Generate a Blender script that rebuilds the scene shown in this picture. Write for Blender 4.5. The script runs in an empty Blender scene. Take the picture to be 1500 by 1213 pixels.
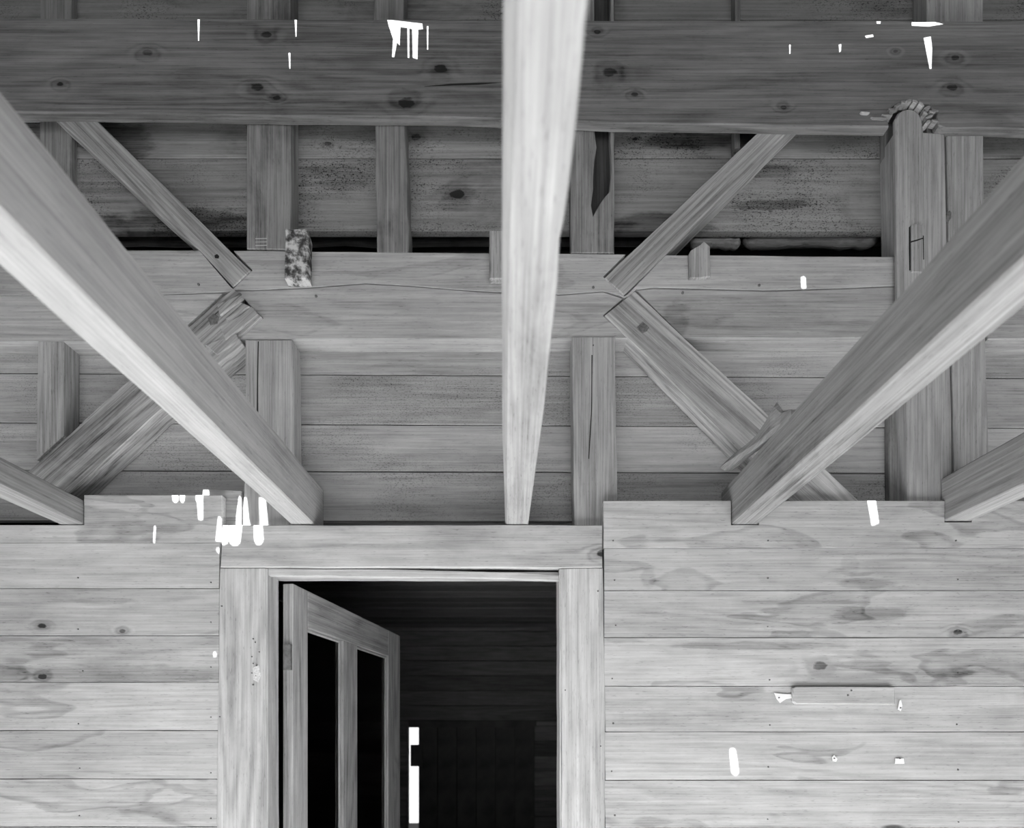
import bpy, bmesh, math, random
from mathutils import Vector, Matrix, noise
random.seed(7)

# ------------------------------------------------------------------ camera, world, sun, exposure
FPX = 680.0                 # focal length in pixels of the 1500 x 1213 frame
SC = 437.0                  # pixels per metre on the front face of the boarded wall
D = FPX / SC                # distance from the camera to that wall
EYE = 1.5
VX, VY = 752.0, 1060.0      # where the horizon and the joists' vanishing point lie
scene = bpy.context.scene
C = scene.collection
cam_d = bpy.data.cameras.new('camera'); cam = bpy.data.objects.new('camera', cam_d); C.objects.link(cam)
cam.location = (0, -D, EYE); cam.rotation_euler = (math.pi / 2, 0, 0)
cam_d.sensor_width = 36; cam_d.lens = 36 * FPX / 1500
cam_d.shift_x = -(VX - 750) / 1500; cam_d.shift_y = (VY - 606.5) / 1500
cam_d.clip_start = 0.02
cam_d.dof.use_dof = True; cam_d.dof.focus_distance = D + 0.02; cam_d.dof.aperture_fstop = cam_d.lens / 9.0
scene.camera = cam

world = bpy.data.worlds.new('sky'); scene.world = world; world.use_nodes = True
bg = world.node_tree.nodes['Background']; bg.inputs[0].default_value = (1, 1, 1, 1); bg.inputs[1].default_value = 0.35

SUN = Vector((-0.14, -0.62, 0.78)).normalized()       # from the wall towards the sun
sd = bpy.data.lights.new('sun', 'SUN'); so = bpy.data.objects.new('sun', sd); C.objects.link(so)
sd.energy = 30.0; sd.angle = math.radians(0.16)
so.rotation_euler = SUN.to_track_quat('Z', 'Y').to_euler(); so.location = (-3, -12, 14)

vs = scene.view_settings
vs.view_transform = 'Standard'; vs.look = 'None'; vs.exposure = 0.47; vs.gamma = 1.0; vs.use_curve_mapping = False


# ------------------------------------------------------------------ helpers
def P(px, py, Y=0.0):
    """point of the photograph -> point on the upright plane at depth Y behind the wall face"""
    k = (D + Y) / FPX
    return Vector(((px - VX) * k, Y, EYE + (VY - py) * k))


def tag(o, label, cat, group=None, kind=None):
    o['label'] = label
    if cat: o['category'] = cat
    if group: o['group'] = group
    if kind: o['kind'] = kind
    return o


def empty(name, loc=(0, 0, 0)):
    o = bpy.data.objects.new(name, None); C.objects.link(o); o.location = loc; o.empty_display_size = .1
    return o


def link(name, bm, mat, parent=None, mw=None, smooth=False):
    me = bpy.data.meshes.new(name)
    bmesh.ops.recalc_face_normals(bm, faces=bm.faces[:])
    bm.to_mesh(me); bm.free()
    if smooth:
        for p in me.polygons: p.use_smooth = True
    me.materials.append(mat)
    o = bpy.data.objects.new(name, me); C.objects.link(o)
    if mw is not None: o.matrix_world = mw
    if parent:
        pm = parent.matrix_basis if parent.parent is None else parent.parent.matrix_basis @ parent.matrix_basis
        o.parent = parent
        o.matrix_basis = pm.inverted() @ (mw if mw is not None else Matrix())
    return o


def fr(vals, x):
    """piecewise linear table"""
    if x <= vals[0][0]: return vals[0][1]
    for (a, b), (c, d) in zip(vals, vals[1:]):
        if x <= c: return b + (d - b) * (x - a) / (c - a)
    return vals[-1][1]


def slab(name, pts, Y0, Y1, mat, parent=None, ang=0.0, rough=.0012, seg=.07, ch=.0025, flat=False):
    """A piece sawn to an outline (world X,Z at its front face) with the real thickness Y0..Y1,
    arrises eased and edges slightly uneven.  ang = direction of its length, used for the grain."""
    pts = [Vector(p) for p in pts]
    n = len(pts)
    area = sum(pts[i].x * pts[(i + 1) % n].y - pts[(i + 1) % n].x * pts[i].y for i in range(n))
    if area < 0: pts.reverse()
    c = sum(pts, Vector((0, 0))) / n
    out = []
    seed = random.random() * 100
    for i in range(n):
        a, b = pts[i], pts[(i + 1) % n]
        L = (b - a).length
        k = max(1, min(60, int(L / seg)))
        nrm = Vector(((b - a).y, -(b - a).x)).normalized() if L > 1e-9 else Vector((0, 0))
        for j in range(k):
            q = a + (b - a) * j / k
            if 0 < j and rough > 0:
                q = q + nrm * rough * 2 * noise.noise(Vector((q.x * 7 + seed, q.y * 7, seed)))
            out.append(q)
    m = len(out)
    nor = []
    for i in range(m):
        a, b, d = out[i - 1], out[i], out[(i + 1) % m]
        e1 = (b - a).normalized(); e2 = (d - b).normalized()
        v = Vector((e1.y + e2.y, -(e1.x + e2.x)))
        if v.length < 1e-6: v = Vector((e1.y, -e1.x))
        v.normalize()
        nor.append(v / max(.5, v.dot(Vector((e1.y, -e1.x)))))
    R = Matrix.Rotation(ang, 4, 'Y')       # local X -> (cos, 0, -sin)
    mw = Matrix.Translation((c.x, Y0, c.y)) @ R
    inv = mw.inverted()
    bm = bmesh.new()
    rings = []
    for off, y in ((-ch, Y0), (0, Y0 + ch), (0, Y1)):
        ring = []
        for q, v in zip(out, nor):
            w = q + v * off
            ring.append(bm.verts.new(inv @ Vector((w.x, y, w.y))))
        rings.append(ring)
    for r0, r1 in zip(rings, rings[1:]):
        for i in range(m):
            bm.faces.new((r0[i], r0[(i + 1) % m], r1[(i + 1) % m], r1[i]))
    bm.faces.new(rings[0]); bm.faces.new(rings[-1][::-1])
    return link(name, bm, mat, parent, mw)


def piece(name, px, Y0, Y1, mat, parent=None, ang=0.0, **k):
    """the same from an outline given in photograph pixels at the front depth Y0"""
    return slab(name, [(P(x, y, Y0).x, P(x, y, Y0).z) for x, y in px], Y0, Y1, mat, parent, ang, **k)


def box(name, lo, hi, mat, parent=None, bev=.0):
    bm = bmesh.new()
    bmesh.ops.create_cube(bm, size=1)
    c = (Vector(lo) + Vector(hi)) / 2; s = Vector(hi) - Vector(lo)
    for v in bm.verts: v.co = Vector((v.co.x * s.x, v.co.y * s.y, v.co.z * s.z))
    if bev: bmesh.ops.bevel(bm, geom=bm.edges[:], offset=bev, segments=1, affect='EDGES')
    return link(name, bm, mat, parent, Matrix.Translation(c))


# ------------------------------------------------------------------ materials (all grey: the place is bare weathered wood in monochrome)
def newmat(name):
    m = bpy.data.materials.new(name); m.use_nodes = True
    nt = m.node_tree
    return m, nt, nt.nodes['Principled BSDF']


def wood(name, base=.40, fine=.35, med=.28, ring=.16, speck=0.0, stain=0.0, knot=.5, rnd=.16,
         knots=(), bump=.35, ringf=34.0, xs=1.0, dirt=0.0, patches=()):
    m, nt, bs = newmat(name)
    N = nt.nodes; L = nt.links

    def nd(t, **kw):
        n = N.new(t)
        for k, v in kw.items(): setattr(n, k, v)
        return n

    def lk(a, b): L.new(a, b)

    def val(x, sock):
        if isinstance(x, (int, float)): sock.default_value = x
        else: lk(x, sock)

    def mth(op, a, b=0.0, c=None, clamp=False):
        n = nd('ShaderNodeMath', operation=op); n.use_clamp = clamp
        val(a, n.inputs[0]); val(b, n.inputs[1])
        if c is not None: val(c, n.inputs[2])
        return n.outputs[0]

    def ss(x, a, b, lo=0.0, hi=1.0):
        n = nd('ShaderNodeMapRange', interpolation_type='SMOOTHSTEP')
        val(x, n.inputs[0]); n.inputs[1].default_value = a; n.inputs[2].default_value = b
        n.inputs[3].default_value = lo; n.inputs[4].default_value = hi
        return n.outputs[0]

    tc = nd('ShaderNodeTexCoord'); oi = nd('ShaderNodeObjectInfo')
    obj = tc.outputs['Object']
    off = nd('ShaderNodeVectorMath', operation='SCALE'); off.inputs[0].default_value = (37, 19, 53)
    lk(oi.outputs['Random'], off.inputs['Scale'])
    add = nd('ShaderNodeVectorMath', operation='ADD'); lk(obj, add.inputs[0]); lk(off.outputs[0], add.inputs[1])
    p = add.outputs[0]

    def sc(v, s):
        n = nd('ShaderNodeVectorMath', operation='MULTIPLY'); lk(v, n.inputs[0]); n.inputs[1].default_value = s
        return n.outputs[0]

    def nz(v, s, detail=3.0, rough=.55, dist=0.0):
        n = nd('ShaderNodeTexNoise'); lk(sc(v, s), n.inputs['Vector'])
        n.inputs['Scale'].default_value = 1; n.inputs['Detail'].default_value = detail
        n.inputs['Roughness'].default_value = rough; n.inputs['Distortion'].default_value = dist
        return n.outputs[0]

    # growth field: its contour lines are the cathedral grain
    field = nz(p, (.55 * xs, 5.5, 5.5), 1.5, .4)
    # scattered knots
    vo = nd('ShaderNodeTexVoronoi'); lk(sc(p, (1.7, 6.5, 6.5)), vo.inputs['Vector']); vo.inputs['Scale'].default_value = 1
    sep = nd('ShaderNodeSeparateColor'); lk(vo.outputs['Color'], sep.inputs[0])
    msk = mth('MULTIPLY', mth('GREATER_THAN', sep.outputs[0], 1 - .32 * knot), 1.0)
    d = vo.outputs['Distance']
    kf = mth('MULTIPLY', ss(d, 0.0, .34, 1, 0), msk)
    kdark = mth('MULTIPLY', ss(d, .03, .085, 1, 0), msk)
    field = mth('ADD', field, mth('MULTIPLY', kf, .12))
    # knots at known places on this piece
    for (kx, kz, kr) in knots:
        n = nd('ShaderNodeVectorMath', operation='SUBTRACT'); lk(obj, n.inputs[0]); n.inputs[1].default_value = (kx, 0, kz)
        n2 = nd('ShaderNodeVectorMath', operation='MULTIPLY'); lk(n.outputs[0], n2.inputs[0]); n2.inputs[1].default_value = (.62 / kr, 0, 1 / kr)
        n3 = nd('ShaderNodeVectorMath', operation='LENGTH'); lk(n2.outputs[0], n3.inputs[0])
        dd = mth('ADD', n3.outputs['Value'], mth('MULTIPLY', mth('SUBTRACT', nz(obj, (35, 60, 60), 3), .5), 1.0))
        field = mth('ADD', field, ss(dd, 0, 3.6, .13, 0))
        kdark = mth('MAXIMUM', kdark, ss(dd, .55, 1.1, 1, 0))
        kdark = mth('MAXIMUM', kdark, mth('MULTIPLY', ss(dd, 1.0, 2.4, 1, 0), .35))
    rings = mth('SINE', mth('MULTIPLY', field, ringf * 2.2))
    rings = mth('POWER', mth('MULTIPLY_ADD', rings, .5, .5), 2.0)
    f1 = nz(p, (3.0 * xs, 150, 150), 3.5, .65)
    f2 = nz(p, (1.3 * xs, 26, 26), 4, .6, .3)
    big = nz(p, (.9 * xs, 3.2, 3.2), 3, .55)
    v = mth('MULTIPLY_ADD', mth('SUBTRACT', f1, .5), 5.0 * fine, 1.0)
    v = mth('ADD', v, mth('MULTIPLY', mth('SUBTRACT', f2, .5), 2 * med))
    v = mth('ADD', v, mth('MULTIPLY', mth('SUBTRACT', big, .5), .75))
    mot = nz(p, (9 * xs, 22, 22), 5, .65, .4)
    v = mth('ADD', v, mth('MULTIPLY', mth('SUBTRACT', mot, .5), .45))
    pit = nz(p, (40, 300, 300), 2, .5)
    v = mth('SUBTRACT', v, ss(pit, .62, .72, 0, .22))
    v = mth('SUBTRACT', v, mth('MULTIPLY', rings, ring))
    v = mth('SUBTRACT', v, mth('MULTIPLY', kdark, .75))
    if stain:
        # tide marks: a darker patch with a darker rim
        t = nz(p, (1.6, 6.5, 6.5), 3, .5, .4)
        inside = ss(t, .575, .60); rim = mth('MULTIPLY', ss(t, .565, .58), ss(t, .585, .625, 1, 0))
        v = mth('SUBTRACT', v, mth('MULTIPLY', inside, .10 * stain))
        v = mth('SUBTRACT', v, mth('MULTIPLY', rim, .26 * stain))
    if speck:
        s1 = nz(p, (150, 260, 260), 2.5, .6); s2 = nz(p, (2.2, 4.5, 4.5), 3, .6)
        sm = mth('MULTIPLY', ss(s1, .54, .64), ss(s2, .44, .62))
        v = mth('SUBTRACT', v, mth('MULTIPLY', sm, .75 * speck))
    if dirt:
        dd = nz(p, (2.5, 5, 5), 5, .65, .6)
        v = mth('SUBTRACT', v, mth('MULTIPLY', ss(dd, .5, .7), dirt))
    for (kx, kz, rx, rz, amt) in patches:      # stains with a place of their own; on upper sheathing also painted brace shade
        n = nd('ShaderNodeVectorMath', operation='SUBTRACT'); lk(obj, n.inputs[0]); n.inputs[1].default_value = (kx, 0, kz)
        n2 = nd('ShaderNodeVectorMath', operation='MULTIPLY'); lk(n.outputs[0], n2.inputs[0]); n2.inputs[1].default_value = (1 / rx, 0, 1 / rz)
        n3 = nd('ShaderNodeVectorMath', operation='LENGTH'); lk(n2.outputs[0], n3.inputs[0])
        dd = mth('ADD', n3.outputs['Value'], mth('MULTIPLY', mth('SUBTRACT', nz(obj, (9, 30, 30), 4, .6), .5), 1.6))
        v = mth('SUBTRACT', v, mth('MULTIPLY', ss(dd, .7, 1.15, 1, 0), amt))
    rv = mth('MULTIPLY_ADD', mth('SUBTRACT', oi.outputs['Random'], .5), rnd, 1.0)
    v = mth('MULTIPLY', mth('MAXIMUM', v, .07), mth('MULTIPLY', rv, base))
    cc = nd('ShaderNodeCombineColor')
    for i in range(3): lk(v, cc.inputs[i])
    lk(cc.outputs[0], bs.inputs['Base Color'])
    bs.inputs['Roughness'].default_value = .82
    bs.inputs['Specular IOR Level'].default_value = .25
    h = mth('ADD', mth('MULTIPLY', f1, .7), mth('MULTIPLY', rings, -.35))
    h = mth('ADD', h, mth('MULTIPLY', f2, .8))
    h = mth('SUBTRACT', h, mth('MULTIPLY', kdark, .4))
    bp = nd('ShaderNodeBump'); bp.inputs['Strength'].default_value = bump; bp.inputs['Distance'].default_value = .0025
    lk(h, bp.inputs['Height']); lk(bp.outputs[0], bs.inputs['Normal'])
    return m


def plain(name, g, rough=.7, metal=0.0, var=0.0, scale=40):
    m, nt, bs = newmat(name)
    bs.inputs['Base Color'].default_value = (g, g, g, 1); bs.inputs['Roughness'].default_value = rough; bs.inputs['Metallic'].default_value = metal
    bs.inputs['Specular IOR Level'].default_value = .3
    if var:
        n = nt.nodes.new('ShaderNodeTexNoise'); n.inputs['Scale'].default_value = scale; n.inputs['Detail'].default_value = 4
        tc = nt.nodes.new('ShaderNodeTexCoord'); nt.links.new(tc.outputs['Object'], n.inputs['Vector'])
        r = nt.nodes.new('ShaderNodeMapRange'); nt.links.new(n.outputs[0], r.inputs[0])
        r.inputs[1].default_value = .3; r.inputs[2].default_value = .7; r.inputs[3].default_value = g * (1 - var); r.inputs[4].default_value = g * (1 + var)
        c = nt.nodes.new('ShaderNodeCombineColor')
        for i in range(3): nt.links.new(r.outputs[0], c.inputs[i])
        nt.links.new(c.outputs[0], bs.inputs['Base Color'])
    return m


M_WALL = wood('weathered_wall_boards', .455, fine=.16, med=.16, ring=.10, stain=.8, knot=.35)
M_CASE = wood('casing_wood', .52, fine=.18, med=.16, ring=.20, knot=.1, stain=.2, rnd=.08)
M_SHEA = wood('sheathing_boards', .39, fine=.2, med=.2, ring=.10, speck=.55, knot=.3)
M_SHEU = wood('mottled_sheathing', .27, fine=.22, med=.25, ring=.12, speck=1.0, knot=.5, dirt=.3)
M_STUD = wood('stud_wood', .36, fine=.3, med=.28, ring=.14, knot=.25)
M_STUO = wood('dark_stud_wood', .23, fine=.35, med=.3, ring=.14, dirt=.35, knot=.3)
M_JOIS = wood('joist_wood', .37, fine=.2, med=.3, ring=.05, knot=.3, rnd=.05, dirt=.22)
M_JOID = wood('rough_joist_wood', .29, fine=.3, med=.3, ring=.1, knot=.3, rnd=.05, dirt=.3)
M_GIRT = wood('girt_wood', .40, fine=.2, med=.22, ring=.08, stain=.5, knot=.25, rnd=.05)
M_BRAC = wood('brace_wood', .33, fine=.35, med=.25, ring=.22, knot=.2)
M_BRAK = wood('rotted_brace_wood', .33, fine=.45, med=.5, ring=.2, knot=.3, dirt=.25, bump=1.0)
M_POST = wood('post_wood', .34, fine=.28, med=.22, ring=.12, knot=.25, rnd=.05)
M_DOOR = wood('door_wood', .42, fine=.3, med=.2, ring=.2, knot=.05, rnd=.12)
M_DARK = wood('dark_room_boards', .23, fine=.3, med=.3, ring=.15, knot=.4, rnd=.6)
M_ROUGH = wood('bark_edge_wood', .24, fine=.4, med=.5, ring=.1, dirt=.4, bump=1.0)
M_HOLLOW = wood('shaded_rot_hollow', .06, fine=.4, med=.4, dirt=.3)  # rot in the hollow, toned near-black to paint its shade in
M_NAIL = plain('rusty_nail', .15, .7, .3)
M_PEG = plain('dark_peg_end', .13, .9, 0, .4, 120)
M_PATCH = plain('filler_patch', .62, .9, 0, .25, 150)
M_PAPER = plain('white_paper', .86, .8)
M_GROUND = plain('dry_grass_ground', .14, .95, 0, .15, 3)
M_FLOOR = wood('floor_planks', .55, fine=.2, med=.2, ring=.1)
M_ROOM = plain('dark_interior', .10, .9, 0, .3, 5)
M_IRON = plain('iron_hinge', .22, .6, .4, .3, 60)
M_SIDE = plain('pale_bounce_boards', .36, .9, 0, .2, 6)  # paler tone so unseen side walls bounce light onto joist sides
M_PLY = plain('grey_side_boards', .14, .9, 0, .2, 6)


def lichen():
    m, nt, bs = newmat('lichen_covered_wood')
    tc = nt.nodes.new('ShaderNodeTexCoord'); n = nt.nodes.new('ShaderNodeTexNoise'); n.inputs['Scale'].default_value = 34
    n.inputs['Detail'].default_value = 5; n.inputs['Roughness'].default_value = .6
    nt.links.new(tc.outputs['Object'], n.inputs['Vector'])
    r = nt.nodes.new('ShaderNodeValToRGB'); nt.links.new(n.outputs[0], r.inputs[0])
    e = r.color_ramp.elements; e[0].position = .40; e[0].color = (.03, .03, .03, 1); e[1].position = .60; e[1].color = (.55, .55, .55, 1)
    k = e.new(.47); k.color = (.12, .12, .12, 1)
    nt.links.new(r.outputs[0], bs.inputs['Base Color']); bs.inputs['Roughness'].default_value = .9
    b = nt.nodes.new('ShaderNodeBump'); b.inputs['Strength'].default_value = .8; b.inputs['Distance'].default_value = .004
    nt.links.new(n.outputs[0], b.inputs['Height']); nt.links.new(b.outputs[0], bs.inputs['Normal'])
    return m


def glass():
    m, nt, bs = newmat('dusty_glass')
    out = nt.nodes['Material Output']
    tr = nt.nodes.new('ShaderNodeBsdfTransparent'); tr.inputs[0].default_value = (.75, .75, .75, 1)
    gl = nt.nodes.new('ShaderNodeBsdfGlossy'); gl.inputs['Roughness'].default_value = .04
    fr_ = nt.nodes.new('ShaderNodeFresnel'); fr_.inputs[0].default_value = 1.45
    mx = nt.nodes.new('ShaderNodeMixShader')
    nt.links.new(fr_.outputs[0], mx.inputs[0]); nt.links.new(tr.outputs[0], mx.inputs[1]); nt.links.new(gl.outputs[0], mx.inputs[2])
    nt.links.new(mx.outputs[0], out.inputs[0])
    return m


M_LICHEN = lichen(); M_GLASS = glass()

# shared nail head
_bm = bmesh.new(); bmesh.ops.create_cone(_bm, cap_ends=True, segments=8, radius1=.0042, radius2=.0034, depth=.003)
bmesh.ops.rotate(_bm, verts=_bm.verts[:], cent=(0, 0, 0), matrix=Matrix.Rotation(math.pi / 2, 3, 'X'))
NAIL = bpy.data.meshes.new('nail'); _bm.to_mesh(NAIL); _bm.free(); NAIL.materials.append(M_NAIL)


def nail(parent, px, py, Y, s=1.0):
    o = bpy.data.objects.new('nail', NAIL); C.objects.link(o)
    mw = Matrix.Translation(P(px, py, Y) + Vector((0, -.001, 0))) @ Matrix.Diagonal((s, 1, s, 1))
    pm = parent.matrix_basis if parent.parent is None else parent.parent.matrix_basis @ parent.matrix_basis
    o.parent = parent; o.matrix_basis = pm.inverted() @ mw
    return o


YB, YS, YE = .026, .085, .105      # faces of the frame and of the sheathing, back of the sheathing
ROOF = 4.2
RW = -2.65    # unseen rear wall, placed to steer the daylight
WX = 3.4                            # half width of the place
XL, XR = VX - WX * SC, VX + WX * SC  # the same in pixels on the wall plane


def rect(x0, y0, x1, y1): return [(x0, y0), (x1, y0), (x1, y1), (x0, y1)]


# ------------------------------------------------------------------ the setting: shell of the place
tag(box('floor', (-WX, RW, -.05), (WX, 0, 0), M_FLOOR), 'plank floor in front of the boarded wall', 'floor', kind='structure')
tag(box('ground', (-200, -200, -.10), (200, 200, -.055), M_GROUND), 'dry ground outside the building', 'ground', kind='structure')
tag(box('wall_left', (-WX - .1, RW, 0), (-WX, .26, ROOF), M_SIDE), 'unseen side wall left of the joists, added to enclose the light', 'wall', kind='structure')  # out of view, added as an enclosure for the light
tag(box('wall_right', (WX, RW, 0), (WX + .1, .26, ROOF), M_SIDE), 'unseen side wall right of the joists, added to enclose the light', 'wall', kind='structure')  # added like its left twin, to enclose and bounce light
bm = bmesh.new()
OPX, OPZ, SILL = 3.0, 3.0, 1.05  # opening and half-wall sized to set where sun reaches the floor
for lo, hi in (((-WX, RW - .1, 0), (-OPX, RW, ROOF)), ((OPX, RW - .1, 0), (WX, RW, ROOF)), ((-OPX, RW - .1, OPZ), (OPX, RW, ROOF)), ((-OPX, RW - .1, 0), (OPX, RW, SILL))):
    r = bmesh.ops.create_cube(bm, size=1); c = (Vector(lo) + Vector(hi)) / 2; s = Vector(hi) - Vector(lo)
    for v in r['verts']: v.co = Vector((v.co.x * s.x, v.co.y * s.y, v.co.z * s.z)) + c
tag(link('wall_rear_added', bm, M_PLY), 'unseen rear wall, added with an opening and sill to shape the daylight', 'wall', kind='structure')  # added behind the camera to block and shape the incoming light

# roof with the cracks through which the sun falls: each crack lies up the sun's direction from its spot
SPOTS = [
    (0, [(252, 716), (260, 716), (261, 734), (257, 737), (253, 734)]), (0, [(263, 716), (271, 716), (270, 734), (267, 737), (264, 734)]),
    (0, [(288, 700), (297, 700), (297, 762), (291, 762), (289, 736), (287, 734)]),
    (0, [(342, 709), (352, 709), (356, 745), (361, 764), (356, 771), (353, 798), (349, 802), (342, 802), (337, 797), (338, 740)]),
    (0, [(371, 709), (380, 709), (383, 740), (387, 795), (383, 801), (377, 801), (374, 795)]),
    (0, [(320, 756), (324, 758), (324, 793), (316, 793)]), (0, [(325.5, 768), (335, 768), (335, 798), (331, 801), (325.5, 801)]),
    (0, [(317, 803), (323, 803), (322, 812), (318, 809)]),
    (0, [(226, 770), (228.2, 770), (226.5, 796), (224.5, 796)]),
    (0, [(1269, 725), (1281, 725), (1287, 767), (1277, 771)]),
    (YB, [(1173, 406), (1177, 404), (1180, 406), (1181, 422), (1177, 425), (1174, 422)]),
    (0, [(1069, 1098), (1074, 1096), (1077, 1098), (1082, 1132), (1077, 1136), (1072, 1132)]),
    (0, [(567, 30), (619, 36), (620, 46), (613, 47), (612, 90), (605, 88), (604, 46), (600, 45), (600, 88), (597.5, 88), (597, 44), (587, 43), (586, 70), (582, 66), (578, 87), (574.5, 87), (576, 60), (570, 42)]),
    (0, [(625.5, 40), (628, 40), (627.5, 76), (626, 76)]), (0, [(290, 30), (293.5, 30), (292.5, 63), (291, 63)]),
    (0, [(423, 79), (426, 79), (426, 104), (424.5, 104)]), (0, [(432, 30), (435.5, 30), (435, 57), (433.5, 57)]),
    (0, [(1352, 57), (1363, 55), (1365, 72), (1364, 104), (1361, 104)]), (0, [(1335, 31.5), (1362, 32), (1386, 38), (1360, 42), (1335, 41)]),
    (0, [(1266, 54), (1278, 52), (1280, 57), (1268, 59)]), (0, [(1155.5, 67), (1158, 67), (1157.5, 82), (1156, 82)]),
    (0, [(1228, 67), (1232, 66), (1231.5, 78), (1229, 80)]), (0, [(1283, 32), (1290, 32), (1289, 38), (1284, 38)]),
    (0, [(313, 956), (316.5, 956), (317, 962), (313.5, 963)]),
]
cu = bpy.data.curves.new('roof_outline', 'CURVE'); cu.dimensions = '2D'; cu.fill_mode = 'BOTH'; cu.extrude = .002
def spline(pts):
    s = cu.splines.new('POLY'); s.points.add(len(pts) - 1); s.use_cyclic_u = True
    for q, (x, y) in zip(s.points, pts): q.co = (x, y, 0, 1)
spline([(-WX - .1, RW - .1), (WX + .1, RW - .1), (WX + .1, .3), (-WX - .1, .3)])
for Y, poly in SPOTS:
    hole = []
    for x, y in poly:
        w = P(x, y, Y); t = (ROOF - w.z) / SUN.z; h = w + SUN * t; hole.append((h.x, h.y))
    spline(hole)
tmp = bpy.data.objects.new('roof_outline', cu); C.objects.link(tmp)
me = bpy.data.meshes.new_from_object(tmp.evaluated_get(bpy.context.evaluated_depsgraph_get()))
bpy.data.objects.remove(tmp)
me.name = 'ceiling'; me.materials.clear(); me.materials.append(M_PLY)
ro = bpy.data.objects.new('ceiling', me); C.objects.link(ro); ro.location.z = ROOF
tag(ro, 'roof boarding overhead with sunlit cracks', 'roof', kind='structure')

# ---- the boarded wall below the joists
wf = tag(empty('wall_front'), 'lower wall of wide grey horizontal boards either side of the doorway', 'wall', kind='structure')
J = .4     # half of the joint between boards, in pixels
LJ = [795, 862, 931, 999, 1070, 1141]
RJ = [802.5, 865, 934, 1005, 1072, 1143]
while LJ[-1] < 1700: LJ.append(LJ[-1] + 70)
while RJ[-1] < 1700: RJ.append(RJ[-1] + 70)
BOT = 1714


def kmat(nm, px_c, Y, kn, patches=(), **k):
    c = P(px_c[0], px_c[1], Y); s = (D + Y) / FPX
    return wood(nm, knots=[((x - px_c[0]) * s, (px_c[1] - y) * s, r * s) for x, y, r in kn],
                patches=[((x - px_c[0]) * s, (px_c[1] - y) * s, rx * s, rz * s, a) for x, y, rx, rz, a in patches], **k)


WK = dict(base=.455, fine=.16, med=.16, ring=.10, stain=.8, knot=.1)
# left side
b = piece('board', [(123, 725), (325, 725.5), (325, 796 - J), (XL, 796 - J), (XL, 769), (123, 769)], 0, .022, M_WALL, wf, ch=.0011, rough=.0005)
for i, (a, c) in enumerate(zip(LJ, LJ[1:] + [BOT])):
    dy = random.uniform(-.0012, .0012)
    xr = 319.5 if a > 1000 else 321.5
    mat = M_WALL
    cx, cy = (XL + xr) / 2, (a + c) / 2
    if i == 1: mat = kmat('knotted_wall_board', (cx, cy), dy, [(62, 917, 5), (180, 924, 4)], [(150, 880, 60, 5, .2)], **WK)
    if i == 2: mat = kmat('stained_wall_board', (cx, cy), dy, [(62, 991, 5)], [(120, 990, 260, 16, .26), (60, 940, 120, 8, .1)], **WK)
    b = piece('board', [(XL, a + J), (xr, a + J), (xr - 1, c - J), (XL, c - J)], dy, .022, mat, wf, ch=.0011, rough=.0005)
    if c < 1230:
        for x in (118 + random.uniform(-4, 4), 309):
            nail(b, x, c - random.uniform(8, 22), dy, random.uniform(.45, .75))
# right side; the top board is notched over two joists
b = piece('board', [(884, 733.5), (1071, 733.5), (1071, 769), (1112, 769), (1112, 733.5), (1384, 733.5), (1384, 765), (1424, 765), (1424, 733.5), (XR, 733.5), (XR, RJ[0] - J), (884, RJ[0] - J)], -.001, .022, M_WALL, wf, ch=.0011, rough=.0005)
for x in (898, 1125, 1400): nail(b, x, 792, -.001, .7)
for i, (a, c) in enumerate(zip(RJ, RJ[1:] + [BOT])):
    dy = random.uniform(-.0012, .0012)
    mat = M_WALL
    cx, cy = (885 + XR) / 2, (a + c) / 2
    if i == 0: mat = kmat('stained_wall_board_b', (cx, cy), dy, [], [(950, 848, 12, 14, .18), (1270, 855, 40, 9, .25), (1245, 830, 14, 16, .12)], **WK)
    if i == 1: mat = kmat('stained_wall_board_c', (cx, cy), dy, [(1403, 926, 5)], [(1280, 900, 60, 12, .3), (1180, 882, 90, 3, .2)], **WK)
    if i == 2: mat = kmat('knotted_wall_board_b', (cx, cy), dy, [(1201, 975, 8)], [(1110, 946, 130, 6, .28), (1260, 985, 190, 10, .16)], **WK)
    b = piece('board', [(885, a + J), (XR, a + J), (XR, c - J), (885 + (a > 990) * 2, c - J)], dy, .022, mat, wf, ch=.0011, rough=.0005)
    if c < 1230:
        for x in (899, 1125, 1403):
            nail(b, x + random.uniform(-3, 3), c - random.uniform(8, 20), dy, random.uniform(.5, .85))

# ---- door casing
t1 = tag(empty('trim_1'), 'plain flat door casing of pale boards around the dark doorway', 'casing', kind='structure')
CK = dict(base=.52, fine=.18, med=.16, ring=.20, knot=.05, stain=.2)
hc = piece('head_casing', [(325.5, 769), (882.5, 769), (882.5, 831), (822, 832), (600, 831), (322.5, 831)], -.004, .022,
           kmat('head_casing_wood', (603, 800), -.004, [(845, 800, 6)], **CK), t1)
sc1 = piece('side_casing', [(322, 832), (389, 832), (391, 1200), (391, BOT), (316, BOT), (317, 1180)], -.003, .022, M_CASE, t1, ang=math.pi / 2)
sc2 = piece('side_casing', [(821, 833), (883, 832), (886, 1000), (887, BOT), (823, BOT), (823, 1100)], -.003, .022, M_CASE, t1, ang=math.pi / 2)
for x, y in [(371, 936), (374, 941), (380, 955), (369, 962), (371, 972), (376, 975), (369, 986), (375, 990), (371, 1003), (325, 888), (322, 1050)]:
    nail(sc1, x, y, -.003, random.uniform(.5, .8))
for x, y in [(876, 866), (828, 1011), (880, 1093)]: nail(sc2, x, y, -.003, .6)
pt = piece('plaster_patch', [(370, 978), (379, 974), (382, 990), (378, 1000), (371, 996)], -.0042, -.003, M_PATCH, sc1, rough=.0008, ch=.0005)
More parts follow.
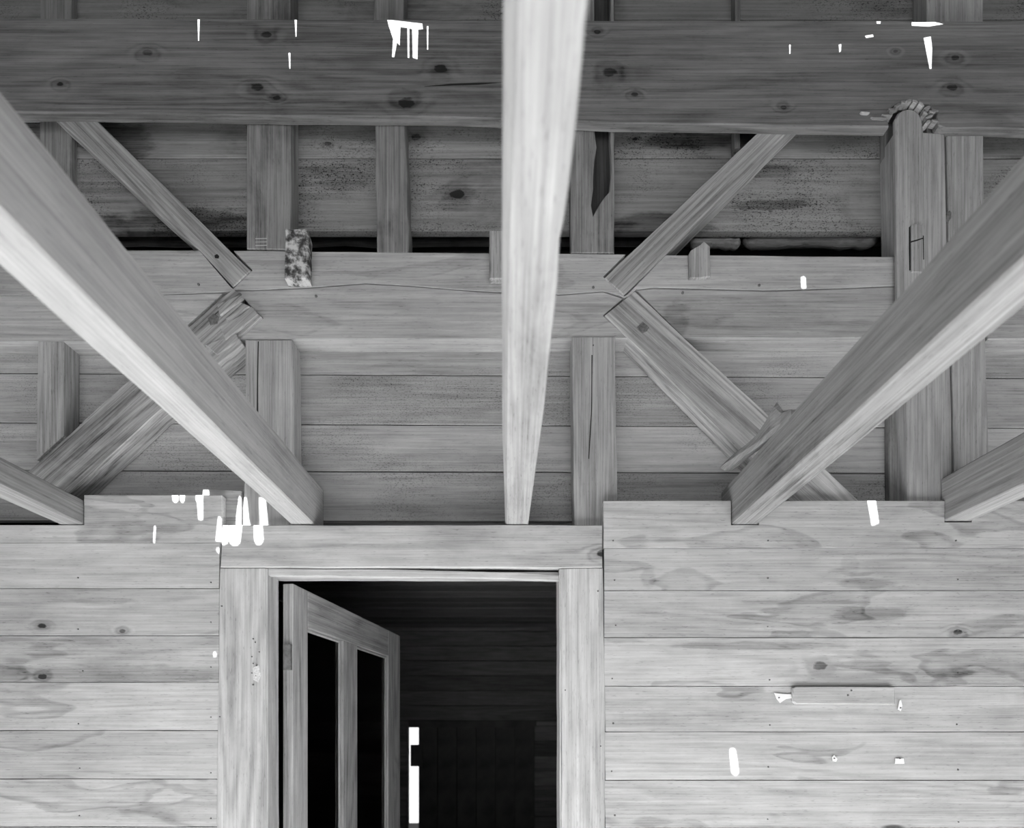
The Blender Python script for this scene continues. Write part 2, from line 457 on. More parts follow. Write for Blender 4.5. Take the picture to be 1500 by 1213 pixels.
# jambs and the loose, sagging head strip
xj0, xj1 = P(392, 0).x, P(820.5, 0).x
piece('jamb', [(389.5, 833), (392.5, 833), (393, BOT), (391.5, BOT)], .0, .07, M_CASE, t1, ang=math.pi / 2, ch=.001)
piece('jamb', [(819, 834), (822, 833), (823, BOT), (821, BOT)], .0, .1, M_CASE, t1, ang=math.pi / 2, ch=.001)
piece('head_jamb', [(392, 838), (819, 838), (819, 843), (392, 843)], .022, .085, M_CASE, t1, ch=.001)
piece('head_strip', [(391, 832.5), (600, 834.5), (760, 838.5), (819, 842.5), (819, 850.5), (700, 847), (391, 843)], .004, .02, M_CASE, t1, ch=.0015)

# ---- the open door, hinged on the left jamb and swung into the dark room
H = Vector((-.777, .08, 0)); F = Vector((-.639, 1.061, 0)); U = (F - H).normalized(); LW = (F - H).length
NRM = Vector((U.y, -U.x, 0))            # out of the face turned to the doorway
door_ang = math.atan2(U.y, U.x)
d1 = tag(empty('door_1', H), 'half-glazed wooden door with two tall panes standing open into the dark room', 'door', kind='structure')
d1.rotation_euler.z = door_ang
DT, DTOP = .0385, 1.994


def dpart(name, u0, u1, z0, z1, mat=M_DOOR, y0=0.0, y1=DT, up=False, parent=None, bev=.002):
    """piece of the door; y0..y1 measured back from the face turned to the doorway"""
    bm = bmesh.new(); bmesh.ops.create_cube(bm, size=1)
    s = (u1 - u0, y1 - y0, z1 - z0); c = Vector(((u0 + u1) / 2, (y0 + y1) / 2, (z0 + z1) / 2))
    if up: s = (s[2], s[1], s[0])
    for v in bm.verts: v.co = Vector((v.co.x * s[0], v.co.y * s[1], v.co.z * s[2]))
    if bev: bmesh.ops.bevel(bm, geom=bm.edges[:], offset=bev, segments=1, affect='EDGES')
    me = bpy.data.meshes.new(name); bm.to_mesh(me); bm.free(); me.materials.append(mat)
    o = bpy.data.objects.new(name, me); C.objects.link(o); o.parent = parent or d1
    o.location = c
    if up: o.rotation_euler.y = -math.pi / 2
    return o


s1, m0, m1, s2 = .0915, .354, .481, .829
RB, LR = 1.856, .92
dpart('hinge_stile', 0, s1, .02, DTOP, up=True)
dpart('lock_stile', s2, LW, .02, DTOP, up=True)
dpart('top_rail', s1, s2, RB, DTOP)
dpart('lock_rail', s1, s2, LR - .2, LR)
dpart('bottom_rail', s1, s2, .02, .27)
dpart('mullion', m0, m1, LR, RB, up=True)
dpart('lower_panel', s1, s2, .27, LR - .2, y0=.012, y1=.026)
for a, c in ((s1, m0), (m1, s2)):
    dpart('pane', a, c, LR, RB, M_GLASS, y0=.019, y1=.022, bev=0)
    for (u0, u1, z0, z1, up) in ((a, a + .012, LR, RB, True), (c - .012, c, LR, RB, True), (a + .012, c - .012, RB - .012, RB, False), (a + .012, c - .012, LR, LR + .012, False)):
        dpart('glazing_bead', u0, u1, z0, z1, M_DOOR, y0=.010, y1=.019, up=up, bev=.003)
for z in (1.5 + (1060 - 963) * (D + .08) / FPX, .45):
    hg = dpart('hinge', -.012, .004, z - .045, z + .045, M_IRON, y0=.002, y1=.03, bev=.001)

# ---- backing of the lower wall and the dark room beyond the doorway
wi = tag(empty('wall_inner'), 'rough sheathing boards closing the back of the timber frame', 'wall', kind='structure')
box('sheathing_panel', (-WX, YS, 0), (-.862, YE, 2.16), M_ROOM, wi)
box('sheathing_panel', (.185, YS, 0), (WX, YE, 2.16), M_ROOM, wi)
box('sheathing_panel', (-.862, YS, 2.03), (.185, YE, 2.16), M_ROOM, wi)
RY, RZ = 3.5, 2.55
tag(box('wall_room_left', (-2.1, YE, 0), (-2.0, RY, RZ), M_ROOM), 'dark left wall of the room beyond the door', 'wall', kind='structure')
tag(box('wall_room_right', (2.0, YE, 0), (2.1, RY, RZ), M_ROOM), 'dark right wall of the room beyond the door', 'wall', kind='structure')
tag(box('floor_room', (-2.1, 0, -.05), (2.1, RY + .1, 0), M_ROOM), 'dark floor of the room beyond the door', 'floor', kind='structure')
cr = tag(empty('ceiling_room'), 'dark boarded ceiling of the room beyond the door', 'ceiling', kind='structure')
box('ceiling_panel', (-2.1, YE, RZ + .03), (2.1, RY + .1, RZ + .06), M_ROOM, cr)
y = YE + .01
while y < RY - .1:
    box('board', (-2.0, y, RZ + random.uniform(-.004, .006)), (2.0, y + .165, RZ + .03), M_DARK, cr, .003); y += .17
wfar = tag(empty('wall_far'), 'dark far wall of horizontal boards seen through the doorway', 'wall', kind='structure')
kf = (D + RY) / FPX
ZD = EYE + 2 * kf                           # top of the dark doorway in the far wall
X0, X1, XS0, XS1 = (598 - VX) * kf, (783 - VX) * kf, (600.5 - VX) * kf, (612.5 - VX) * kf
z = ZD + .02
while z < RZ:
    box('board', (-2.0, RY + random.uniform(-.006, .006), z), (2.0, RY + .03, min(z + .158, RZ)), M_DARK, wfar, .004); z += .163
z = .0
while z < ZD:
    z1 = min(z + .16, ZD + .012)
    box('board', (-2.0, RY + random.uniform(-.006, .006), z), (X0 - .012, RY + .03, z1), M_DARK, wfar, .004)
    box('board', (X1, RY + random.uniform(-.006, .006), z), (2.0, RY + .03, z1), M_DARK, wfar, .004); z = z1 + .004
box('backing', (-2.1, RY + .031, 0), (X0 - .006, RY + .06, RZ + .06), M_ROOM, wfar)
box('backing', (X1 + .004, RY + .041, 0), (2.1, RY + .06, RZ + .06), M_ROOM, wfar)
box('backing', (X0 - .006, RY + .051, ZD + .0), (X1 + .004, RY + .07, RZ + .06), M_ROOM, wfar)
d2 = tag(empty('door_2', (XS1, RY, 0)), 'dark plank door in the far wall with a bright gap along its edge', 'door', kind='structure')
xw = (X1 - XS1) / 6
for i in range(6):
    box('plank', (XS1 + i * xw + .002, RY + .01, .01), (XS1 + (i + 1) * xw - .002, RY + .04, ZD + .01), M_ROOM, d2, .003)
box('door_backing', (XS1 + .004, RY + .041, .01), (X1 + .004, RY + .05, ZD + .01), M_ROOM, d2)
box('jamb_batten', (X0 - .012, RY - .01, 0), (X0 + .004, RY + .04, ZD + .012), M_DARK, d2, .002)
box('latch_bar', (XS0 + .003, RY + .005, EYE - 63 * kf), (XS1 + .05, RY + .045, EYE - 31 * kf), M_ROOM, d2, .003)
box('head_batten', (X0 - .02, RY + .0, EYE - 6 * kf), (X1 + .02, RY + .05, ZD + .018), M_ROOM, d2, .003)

# ---- sheathing behind the frame, above the wall
ws = tag(empty('wall_upper'), 'wide sheathing boards behind the upper timber framing', 'wall', kind='structure')


def sboard(yl, yr, yl2, yr2, mat, Y=YS):
    # y at photo x = 0 and at x = 1500 for the upper and the lower edge
    f = lambda a, c, x: a + (c - a) * x / 1500
    k = SC / (FPX / (D + Y))
    x0, x1 = VX - WX * SC / k, VX + WX * SC / k
    return piece('board', [(x0, f(yl, yr, x0)), (x1, f(yl, yr, x1)), (x1, f(yl2, yr2, x1)), (x0, f(yl2, yr2, x0))], Y + random.uniform(-.001, .001), Y + .02, mat, ws, ch=.0012, rough=.0006)


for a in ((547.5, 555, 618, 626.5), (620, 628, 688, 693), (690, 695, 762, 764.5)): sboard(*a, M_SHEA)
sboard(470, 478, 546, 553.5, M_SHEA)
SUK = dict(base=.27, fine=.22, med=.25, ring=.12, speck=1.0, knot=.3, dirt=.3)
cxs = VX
sboard(233, 233, 338, 338.5, kmat('mottled_shaded_sheathing_b', (VX, 285), YS, [(670, 284, 8)], [(1130, 250, 40, 12, .4), (1130, 300, 60, 8, .5), (270, 330, 140, 25, .5), (960, 330, 90, 20, .5), (500, 260, 40, 20, .25), (1000, 215, 60, 14, .4)], **SUK))  # patches next to the braces paint their shade in, mixed with mould
sboard(180, 180, 231.5, 231.5, kmat('mottled_shaded_sheathing_c', (VX, 205), YS, [(930, 203, 3), (480, 210, 4), (610, 200, 6)], [(1010, 206, 70, 14, .5), (170, 205, 60, 30, .5)], **SUK))  # these patches put brace shade and mould into the board colour
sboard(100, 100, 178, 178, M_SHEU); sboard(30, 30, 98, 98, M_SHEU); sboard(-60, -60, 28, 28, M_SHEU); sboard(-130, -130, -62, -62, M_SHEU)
box('light_stop_sheet', (-WX, .24, 2.62), (WX, .26, ROOF - .01), M_ROOM, ws)  # closing sheet added behind the gaps to keep sky light out
piece('backing_plank', [(VX - 1500, 318), (VX + 1500, 318), (VX + 1500, 352), (VX - 1500, 352)], .165, .19, M_ROUGH, ws, rough=.006, ch=.004)
lower_in = box('sill_shelf', (-WX, YE + .001, 2.60), (WX, .24, 2.62), M_ROOM, ws)

# ------------------------------------------------------------------ timbers
UP = math.pi / 2
# top beam, its lower edge broken out around the post head
def bl(x): return 163.5 + (x / 1500) * 25.5
def bt(x): return 26 + (x / 1500) * 5
XBl, XBr = XL, XR
bpts = [(XBl, bt(XBl)), (XBr, bt(XBr)), (XBr, bl(XBr)), (1385, bl(1385))]
bpts += [(1376, 184), (1372, 172), (1374, 163), (1366, 160), (1362, 152), (1352, 151), (1346, 147), (1334, 149), (1325, 148), (1315, 152), (1308, 154), (1303, 161), (1304, 170), (1300, 176), (1303, 184), (1302, bl(1302))]
bpts += [(900, 180), (742, 175), (650, 171), (300, 168), (XBl, bl(XBl))]
TB = (752, 103)
mb = kmat('top_beam_wood', (sum(x for x, y in bpts) / len(bpts), sum(y for x, y in bpts) / len(bpts)), -.002,
          [(216, 77, 6), (377, 128, 7), (390, 51, 6), (645, 101, 7), (893, 106, 8), (88, 123, 4), (875, 47, 4), (1399, 85, 5), (1395, 128, 6), (1312, 75, 3), (1148, 157, 4), (405, 143, 4), (595, 150, 9), (930, 138, 4)],
          base=.175, fine=.32, med=.36, ring=.22, knot=.0, dirt=.2, rnd=.0)
beam = piece('top_beam', bpts, -.002, .022, mb, None, rough=.002, seg=.05, ch=.003)
tag(beam, 'wide dark knotted beam running across the top of the framing', 'beam')
M_CRACK = plain('dark_split', .015, 1)
piece('split', [(622, 126.5), (660, 122.5), (700, 121), (737, 120.5), (700, 124), (665, 125)], -.0025, .001, M_CRACK, beam, ch=.0002, rough=.0006)
for (x, y, w, h, a) in [(1307, 160, 10, 4, .1), (1300, 168, 16, 3, .05), (1316, 153, 10, 5, -.5), (1324, 149, 8, 5, .2), (1332, 147, 9, 5, -.3), (1341, 148, 9, 5, .3), (1350, 152, 10, 5, .6), (1359, 157, 10, 5, -.4), (1366, 163, 10, 4, .3), (1362, 170, 12, 4, -.4), (1370, 176, 10, 4, .2), (1360, 178, 8, 5, -.7), (1288, 172, 24, 3, .04), (1268, 164, 14, 2.5, .05), (1356, 165, 8, 4, .5)]:
    ca, sa = math.cos(a), math.sin(a)
    q = [(-w / 2, -h * .3), (w * .1, -h / 2), (w / 2, -h * .1), (w * .3, h / 2), (-w * .35, h * .4)]
    piece('splinter', [(x + u * ca - v * sa, y + u * sa + v * ca) for u, v in q], -.002 - random.uniform(.002, .008), .012, M_STUO if random.random() < .5 else M_STUD, beam, ang=a, rough=.001, seg=.01, ch=.0015)

# girt: split lengthwise by a long check, notched where the braces are let in
girt = tag(empty('girt', P(752, 496, YB)), 'long horizontal split timber between the upper and lower framing bays', 'beam')
CR = [(XL, 434), (100, 433), (250, 431), (335, 427), (345, 424.5), (380, 424), (450, 421), (536, 414.5), (600, 418), (700, 426), (817, 431), (886, 426), (912, 433), (930, 424.5), (958, 421), (1040, 423), (1118, 425), (1200, 423), (1311, 418.5)]
def crk(x): return fr(CR, x)
lowc = [(x, crk(x)) for x in (1311, 1200, 1118, 1040, 958, 932)]
midc = [(x, crk(x)) for x in (884, 817, 700, 600, 536, 450, 380, 349)]
# upper half: walk along the crack back to the left
up_poly = [(XL, 364), (292, 367), (338, 420.5), (341.5, 423), (345, 420.5), (370, 396), (342.5, 367.5), (700, 371), (916, 372.8), (883.5, 405.5), (914.5, 434), (920, 430.5), (975, 374), (1100, 374.5), (1200, 376), (1311.5, 376.5)]
up_poly += [(x, y - .5) for x, y in lowc] + [(922, 434), (914.5, 436.2), (908, 432)] + [(x, y - .3) for x, y in midc] + [(343, 425.6), (335, 427.2), (250, 430.3), (100, 432.3), (XL, 433.3)]
# simple lower half, notched for the two lower braces
lo_poly = [(XL, 434.5), (100, 433.5), (250, 431.8), (326, 429.8), (246, 501), (XL, 499)]
lo_mid = [(347, 427)] + [(x, y + 1.7) for x, y in midc[::-1]] + [(912, 437.5), (883.5, 462), (919, 495.5), (836, 496), (434, 496.5), (350, 497), (385, 466)]
lo_rt = [(934, 426.5)] + [(x, y + 1.7) for x, y in lowc[::-1]] + [(1311.5, 495), (1001, 494.5)]
piece('upper_half', up_poly, YB, YS - .001, M_GIRT, girt, rough=.0008, ch=.0003)
piece('lower_half', lo_poly, YB + .001, YS - .001, M_GIRT, girt, rough=.0008, ch=.0012)
piece('lower_half', lo_mid, YB + .0015, YS - .001, M_GIRT, girt, rough=.0008, ch=.0012)
piece('lower_half', lo_rt, YB + .0015, YS - .001,
      kmat('girt_wood_stained', (sum(x for x, y in lo_rt) / len(lo_rt), sum(y for x, y in lo_rt) / len(lo_rt)), YB, [], [(990, 470, 22, 30, .22), (1090, 460, 130, 25, .12)], base=.37, fine=.2, med=.22, ring=.08, stain=.4, knot=.1), girt, rough=.0008, ch=.0012)
for x, y in [(463, 434), (869, 421), (1000, 429), (291, 417), (1112, 418)]: nail(girt, x, y, YB - .0005, 1.1)
piece('slot', [(1090, 503.5), (1124, 503.5), (1121, 511), (1094, 509)], YS - .004, YS + .003, M_CRACK, girt, ch=.0004)

# girts beyond the corner post, on the right
gr2 = piece('girt', [(1446, 372), (XR, 376), (XR, 497), (1447, 497)], YB, YS - .001, M_GIRT)
tag(gr2, 'stretch of horizontal timber right of the split corner post', 'beam')

# upper studs
def stud(name, px, label, mat=M_STUD, Y0=YB, Y1=YS - .001, group=None, **k):
    o = piece(name, px, Y0, Y1, mat, None, ang=UP, **k); tag(o, label, 'stud', group); return o

TOPY = -40
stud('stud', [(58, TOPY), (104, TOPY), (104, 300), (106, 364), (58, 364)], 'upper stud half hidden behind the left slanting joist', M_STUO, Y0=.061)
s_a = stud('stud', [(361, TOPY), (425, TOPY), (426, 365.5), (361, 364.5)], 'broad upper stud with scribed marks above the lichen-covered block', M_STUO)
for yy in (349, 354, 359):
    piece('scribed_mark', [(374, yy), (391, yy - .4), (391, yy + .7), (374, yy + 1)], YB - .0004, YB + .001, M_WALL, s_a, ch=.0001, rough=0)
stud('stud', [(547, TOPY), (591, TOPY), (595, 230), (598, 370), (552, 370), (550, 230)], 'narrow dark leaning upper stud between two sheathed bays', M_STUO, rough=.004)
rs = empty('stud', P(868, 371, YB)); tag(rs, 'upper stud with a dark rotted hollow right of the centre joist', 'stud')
piece('back_layer', rect(836, TOPY, 900, 371), YB + .028, YS - .001, M_HOLLOW, rs, ang=UP)  # back of the hollow carries painted shade along with the rot
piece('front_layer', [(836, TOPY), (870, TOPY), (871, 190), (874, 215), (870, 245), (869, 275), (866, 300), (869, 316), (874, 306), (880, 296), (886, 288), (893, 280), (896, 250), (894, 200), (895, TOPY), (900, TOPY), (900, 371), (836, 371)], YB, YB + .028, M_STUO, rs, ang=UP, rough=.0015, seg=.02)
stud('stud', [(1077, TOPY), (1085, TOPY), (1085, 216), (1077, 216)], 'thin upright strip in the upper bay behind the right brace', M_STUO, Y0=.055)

# lower studs
stud('stud', [(55, 499.5), (93, 499.5), (93, 637), (53, 673), (53.5, 600)], 'lower stud at far left rising behind the rotted brace', M_STUD)
l1 = stud('stud', [(359, 497.5), (428, 497.5), (430, 600), (431, 775), (356, 775), (359, 620)], 'lower stud with a long check behind the left slanting joist', M_STUD)
piece('check', [(377.5, 500), (379, 500), (378, 560), (377.5, 640), (376, 640), (376.5, 560)], YB - .0006, YB + .001, M_CRACK, l1, ang=UP, ch=.0001, rough=.0005)
l2 = stud('stud', [(838, 493), (901, 493), (903, 640), (905, 775), (842, 775), (840, 700)], 'lower stud standing on the door head right of the centre joist', M_STUD, Y0=YB - .003)
piece('check', [(866.5, 520), (868, 520), (867.3, 600), (863, 672), (862, 672), (866, 600)], YB - .0036, YB - .002, M_CRACK, l2, ang=UP, ch=.0001, rough=.0005)
nail(l2, 869, 506, YB - .003, .6)

# corner post on the right
post = tag(empty('corner_post', P(1380, 770, YB)), 'big split corner post rising past the beam at right', 'post')
Y0 = YB - .006
piece('post_half', [(1312, 192), (1384, 196), (1385.2, 260), (1387, 330), (1390, 480), (1394, 600), (1396, 775), (1330, 775), (1328, 600), (1327, 520), (1316, 500), (1314, 300)],
      Y0 - .004, YS - .001, M_POST, post, ang=UP, rough=.0012)
piece('post_face', [(1312, 173), (1316, 165), (1323, 160), (1331, 158.5), (1340, 160.5), (1347, 166), (1352, 176), (1354, 192), (1355, 300), (1357, 420), (1340, 500), (1316, 500), (1314, 300)], Y0 - .016, Y0 - .004, M_POST, post, ang=UP, rough=.0012, ch=.005)
piece('post_half', [(1387, 196), (1441, 196), (1444, 500), (1452, 775), (1399, 775), (1397, 600), (1393, 480), (1389.5, 330), (1388.5, 260)], Y0, YS - .001, M_POST, post, ang=UP)
piece('post_half', [(1358, TOPY), (1440, TOPY), (1440, 195), (1358, 195)], YB, YS - .001, M_POST, post, ang=UP)
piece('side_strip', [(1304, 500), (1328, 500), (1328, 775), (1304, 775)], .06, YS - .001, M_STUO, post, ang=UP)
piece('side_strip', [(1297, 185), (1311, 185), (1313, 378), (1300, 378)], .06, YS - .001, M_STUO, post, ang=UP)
bk = piece('let_in_block', [(1335, 330), (1341, 327.5), (1351, 329), (1352, 398), (1335, 398)], Y0 - .020, Y0 - .012, M_STUD, post, ang=UP, ch=.001)
piece('gap', [(1331.5, 333), (1334.5, 330), (1334.5, 396), (1332, 396)], Y0 - .0166, Y0 - .012, M_CRACK, post, ang=UP, ch=.0002)
piece('check', [(1335, 353), (1343, 351), (1352, 348), (1352, 349.5), (1343, 353), (1335, 355)], Y0 - .0204, Y0 - .018, M_CRACK, bk, ch=.0001, rough=.0003)
piece('split', [(1352, 345), (1353.2, 345), (1353.6, 380), (1352.6, 380)], Y0 - .0166, Y0 - .012, M_CRACK, post, ang=UP, ch=.0001, rough=0)
piece('knot', [(1387, 312), (1391, 308), (1394, 311), (1393.5, 319), (1390, 324), (1386.5, 320)], Y0 - .006, Y0 + .002, M_PEG, post, ch=.0006)

# braces (let into the girt, faces nearly flush)
def brace(px, label, mat, ang, Y0=YB - .004, Y1=YS - .002, **k):
    o = piece('brace', px, Y0, Y1, mat, None, ang=ang, **k); tag(o, label, 'brace'); return o

b1 = brace([(341, 420), (367.5, 396), (138, 172), (60, 96), (26, 114), (83, 174), (210, 293), (292, 366)], 'slender upper left brace with a nail hole pegged into the split timber', M_BRAC, math.atan2(246, 241), Y1=.06, rough=.0016)
piece('peg_hole', [(314, 374), (318, 372), (321, 375), (320, 378.5), (315, 378)], YB - .0046, YB - .002, M_CRACK, b1, ch=.0003, rough=0)
b2 = brace([(341, 423.5), (352, 428), (344, 440), (350, 441), (366, 448), (373, 451), (383, 464), (372, 474), (356, 488), (350, 493), (355, 503), (340, 517), (239, 597), (104, 722), (70, 750), (20, 708), (52, 680), (190, 556), (318, 441)], 'thick splintered lower left brace with rotted end', M_BRAK, -math.atan2(250, 280), Y0=YB - .008, rough=.002, seg=.03)
piece('peg', [(304, 466), (312, 459), (321, 464), (318, 474), (308, 476)], YB - .0095, YB, M_PEG, b2, ch=.001)
for q in ([(318, 446), (352, 431), (356, 436), (322, 462)], [(322, 478), (372, 452), (378, 460), (330, 498)], [(300, 505), (346, 488), (350, 497), (318, 520)], [(330, 466), (362, 446), (365, 449), (336, 474)]):
    piece('splinter', q, YB - .012 - random.uniform(0, .003), YB - .006, random.choice((M_BRAK, M_STUD)), b2, ang=-.75, rough=.002, seg=.012, ch=.002)
b3 = brace([(885.5, 407), (914, 432), (1000, 347), (1155, 191), (1240, 106), (1200, 106), (1114, 190), (960, 336)], 'upper right brace with bright lower edge let into the split timber', M_BRAC, -math.atan2(240, 240), rough=.0018)
b4 = brace([(930, 426), (886, 461.5), (919, 494), (1075, 652), (1162, 740), (1210, 788), (1310, 788), (1258, 733), (1127, 608), (1005, 497)], 'wide pegged lower right brace with coarse straight grain', wood('coarse_grain_wood', .43, fine=.3, med=.22, ring=.32, knot=.15, ringf=40, rnd=0), math.atan2(300, 325), Y0=YB - .003, rough=.0012)
piece('peg', [(933, 479), (942, 471.5), (951, 479), (948, 484), (941, 487.5)], YB - .0055, YB, M_PEG, b4, ch=.0006, rough=0)

# cleats and blocks set on the split timber
def block(px, label, mat, Y0, Y1=YB - .001, **k):
    o = piece('wood_block', px, Y0, Y1, mat, None, ang=UP, **k); tag(o, label, 'block', 'short blocks nailed on the split timber'); return o

block([(417, 334), (449, 334.5), (452, 345), (451.5, 408), (417, 408)], 'short block blotched with black and white lichen', M_LICHEN, YB - .03, rough=.002, seg=.02)
block([(717, 337), (737, 337), (737, 408), (717, 408)], 'short plain block half hidden behind the centre joist', M_STUD, YB - .02)
block([(1009, 372), (1012, 366), (1026, 358), (1031, 353), (1034, 355), (1040, 360), (1041, 405), (1025, 407), (1010, 407)], 'short pointed block right of the upper right brace', M_STUD, YB - .01)

# rough pole lying in the recess above the girt
def sweep(secs, name, mat, parent=None, mw=None, smooth=False):
    bm = bmesh.new(); rings = []
    inv = mw.inverted() if mw is not None else Matrix()
    for s in secs: rings.append([bm.verts.new(inv @ Vector(q)) for q in s])
    n = len(rings[0])
    for a, c in zip(rings, rings[1:]):
        for i in range(n): bm.faces.new((a[i], a[(i + 1) % n], c[(i + 1) % n], c[i]))
    bm.faces.new(rings[0]); bm.faces.new(rings[-1][::-1])
    return link(name, bm, mat, parent, mw, smooth)


def pole(x0, x1, yc, r, Y, label):
    secs = []
    n = 24
    for i in range(n + 1):
        t = i / n; x = x0 + (x1 - x0) * t
        c = P(x, yc + 1.5 * math.sin(t * 9), Y); rr = r / SC * (1 + .18 * noise.noise(Vector((t * 9, 3, x0)))) * (.35 if i in (0, n) else .8 if i in (1, n - 1) else 1)
        secs.append([(c.x, c.y + rr * math.cos(a * math.pi / 5), c.z + rr * (1 + .25 * noise.noise(Vector((t * 14, a, 1)))) * math.sin(a * math.pi / 5)) for a in range(10)])
    o = sweep(secs, 'rough_pole', M_ROUGH, None, Matrix.Translation(P((x0 + x1) / 2, yc, Y)), True)
    tag(o, label, 'pole'); return o

pole(1088, 1286, 351, 11, .135, 'rough bark-edged pole lying in the right upper recess')
pole(1010, 1084, 356, 8, .13, 'short stub of pole beside the upper right brace')

# plank standing behind the left wall head
pk = piece('filler_plank', [(296, 715), (353, 718), (353, 775), (296, 775)], .023, YB + .02, M_STUD)
tag(pk, 'short filler plank behind the sunlit wall head at left', 'plank')

# ------------------------------------------------------------------ joists running from the wall over the camera
ZB = P(0, 768).z
JB = RW + .02


def joist(secfun, ys, name, label, mat, x_mid):
    secs = [secfun(y) for y in ys]
    mw = Matrix.Translation((x_mid, -1.2, ZB)) @ Matrix.Rotation(math.pi / 2, 4, 'Z')
    o = sweep(secs, name, mat, None, mw)
    tag(o, label, 'joist', 'heavy joists running out from the wall'); return o


def boxsec(x0, x1, z0, z1, seed, amp=.003, ch=.004, wane=None):
    def f(y):
        w = [amp * noise.noise(Vector((y * 2.3, seed + 3.1 * k, .5))) + amp * .5 * noise.noise(Vector((y * 9, seed + 3.1 * k, 4.5))) for k in range(4)]
        a, b_, c, d = x0 + w[0], x1 + w[1], z0 + w[2] * .5, z1 + w[3]
        cl = ch if wane is None else ch + wane(y)
        return [(a, y, c + ch), (a + ch, y, c), (b_ - ch, y, c), (b_, y, c + ch), (b_, y, d - cl), (b_ - cl, y, d), (a + cl, y, d), (a, y, d - cl)]
    return f


YS_J = [.08 - i * .06 for i in range(0, 39)] + [JB]
X = lambda px: P(px, 0).x
Z = lambda py: P(0, py).z
joist(boxsec(X(425), X(460), Z(768), Z(698), 1, wane=lambda y: .006 + .006 * noise.noise(Vector((y * 4, 2, 8)))), YS_J, 'joist', 'pale joist slanting across the upper left to the door head', M_JOIS, X(442))
jr = joist(boxsec(X(1072.5), X(1110.5), Z(768), Z(699), 2, wane=lambda y: .006 + .012 * abs(noise.noise(Vector((y * 5, 7, 8))))), YS_J, 'joist', 'dark-sided joist slanting across the upper right with a torn splinter', M_JOID, X(1091))
joist(boxsec(X(86), X(121.5), Z(767.5), Z(732), 3), YS_J, 'joist', 'joist end at the far left edge below the rotted brace', M_JOID, X(104))
joist(boxsec(X(1385), X(1423), Z(763), Z(698), 4), [.012] + YS_J[2:], 'joist', 'dark joist end at the far right edge by the corner post', M_JOID, X(1404))

# centre joist: measured outline of its underside
TL = [(0, 738), (34, 738), (200, 737), (400, 735), (640, 736), (768, 740), (790, 741)]
TC = [(0, 760), (34, 758), (100, 757), (250, 751), (400, 745), (640, 743), (768, 742.5), (790, 742)]
TR = [(0, 862), (34, 858), (173, 845), (270, 834), (332, 825), (350, 820), (420, 817), (480, 810), (608, 796), (694, 784), (768, 774), (790, 771)]


def csec(y):
    h = ZB - EYE
    py = VY - FPX * h / (D + y)
    dep = D + y
    if dep < .40:      # over the camera: carry on straight
        py = 0
        base = FPX * h / (VY - py); ext = base - dep
        xl, xc, xr = [(fr(T, 0) - VX) * base / FPX + e * ext for T, e in ((TL, .02), (TC, .02), (TR, .02))]
    else:
        xl, xc, xr = [(fr(T, py) - VX) * dep / FPX for T in (TL, TC, TR)]
    if y > 0: xl, xc, xr = X(740), X(742.5), X(774)
    zt = Z(698)
    cz = max(.002, (xc - xl) * .9 + .002)
    xl2 = xl - .004
    return [(xl, y, ZB + cz), (xc, y, ZB), (xr - .002, y, ZB), (xr, y, ZB + .003), (xr, y, zt - .004), (xr - .004, y, zt), (xl + .002, y, zt), (xl, y, zt - .004)]


ysc = [.08, .02] + [FPX * (ZB - EYE) / (VY - py) - D for py in range(768, 0, -16)] + [FPX * (ZB - EYE) / VY - D, -1.3, -1.6, -2.0, JB]
joist(csec, ysc, 'joist', 'pale centre joist running straight overhead above the doorway', M_JOIS, X(757))

# torn splinter on the right joist
tipx, tz = X(1072.5), Z(699)
secs = []
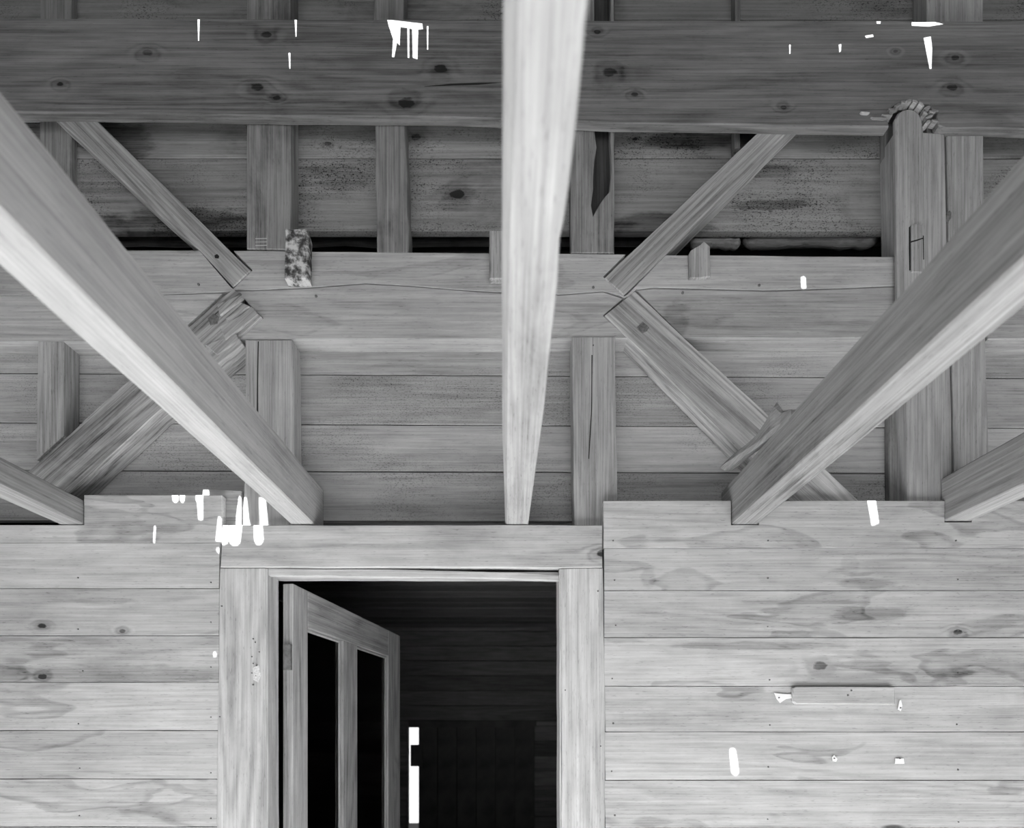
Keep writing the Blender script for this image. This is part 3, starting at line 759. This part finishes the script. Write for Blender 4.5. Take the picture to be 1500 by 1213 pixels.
#      depth, reach to the left, low, high, width of its foot
for y, lf, z0, z1, rt in ((.016, -.036, .040, .052, .012), (-.02, -.034, .034, .056, .014), (-.06, -.024, .030, .058, .016), (-.11, -.014, .024, .050, .02),
                      (-.17, -.008, .012, .046, .024), (-.215, -.010, .004, .052, .026), (-.245, -.010, .0, .066, .02), (-.262, -.006, .0, .070, .010), (-.285, -.002, -.006, .030, .012), (-.33, .0, -.01, .004, .012)):
    secs.append([(tipx + rt, y, tz + z0 - .006), (tipx + lf * .4, y, tz + z0 - .012), (tipx + lf, y, tz + z0), (tipx + lf * .8, y, tz + z1 * .8), (tipx + rt * .3 + lf * .3, y, tz + z1), (tipx + rt, y, tz + z1 * .7)])
sweep(secs, 'torn_splinter', M_JOID, jr, Matrix.Translation((tipx, 0, tz)) @ Matrix.Rotation(math.pi / 2, 4, 'Z'))

# ------------------------------------------------------------------ small things on the right-hand wall
cl = piece('wooden_cleat', [(1162, 1008), (1166, 1005.5), (1311, 1006), (1311.5, 1032), (1167, 1031.5), (1163, 1028)], -.014, -.0015, M_CASE, None, rough=.0006)
tag(cl, 'short pale wooden cleat nailed to the right-hand wall boards', 'cleat')
nail(cl, 1242, 1018.5, -.014, .8); nail(cl, 1247, 1011.5, -.014, .7)


def scrap(px, label, nx, ny):
    o = piece('paper_scrap', px, -.0035, -.0016, M_PAPER, None, rough=.0004, seg=.01, ch=.0003)
    tag(o, label, 'paper scrap', 'torn white scraps on the right-hand wall'); nail(o, nx, ny, -.0035, .6)

scrap([(1134, 1015), (1146, 1016.5), (1159, 1017), (1160, 1023), (1152, 1024), (1143, 1030), (1138, 1024)], 'largest torn white paper scrap, left of the wooden cleat', 1141, 1022)
scrap([(1318, 1026), (1320, 1025), (1322, 1034), (1320, 1042), (1315, 1039)], 'narrow white paper scrap below the right end of the cleat', 1319, 1037)
scrap([(1219, 1109), (1222, 1106), (1227, 1112), (1225, 1116), (1220, 1115)], 'tiny white scrap, the middle one low on the wall', 1222, 1111)
scrap([(1312, 1111), (1324, 1111), (1325, 1119), (1311, 1119)], 'small square white scrap low at the right', 1318, 1111)
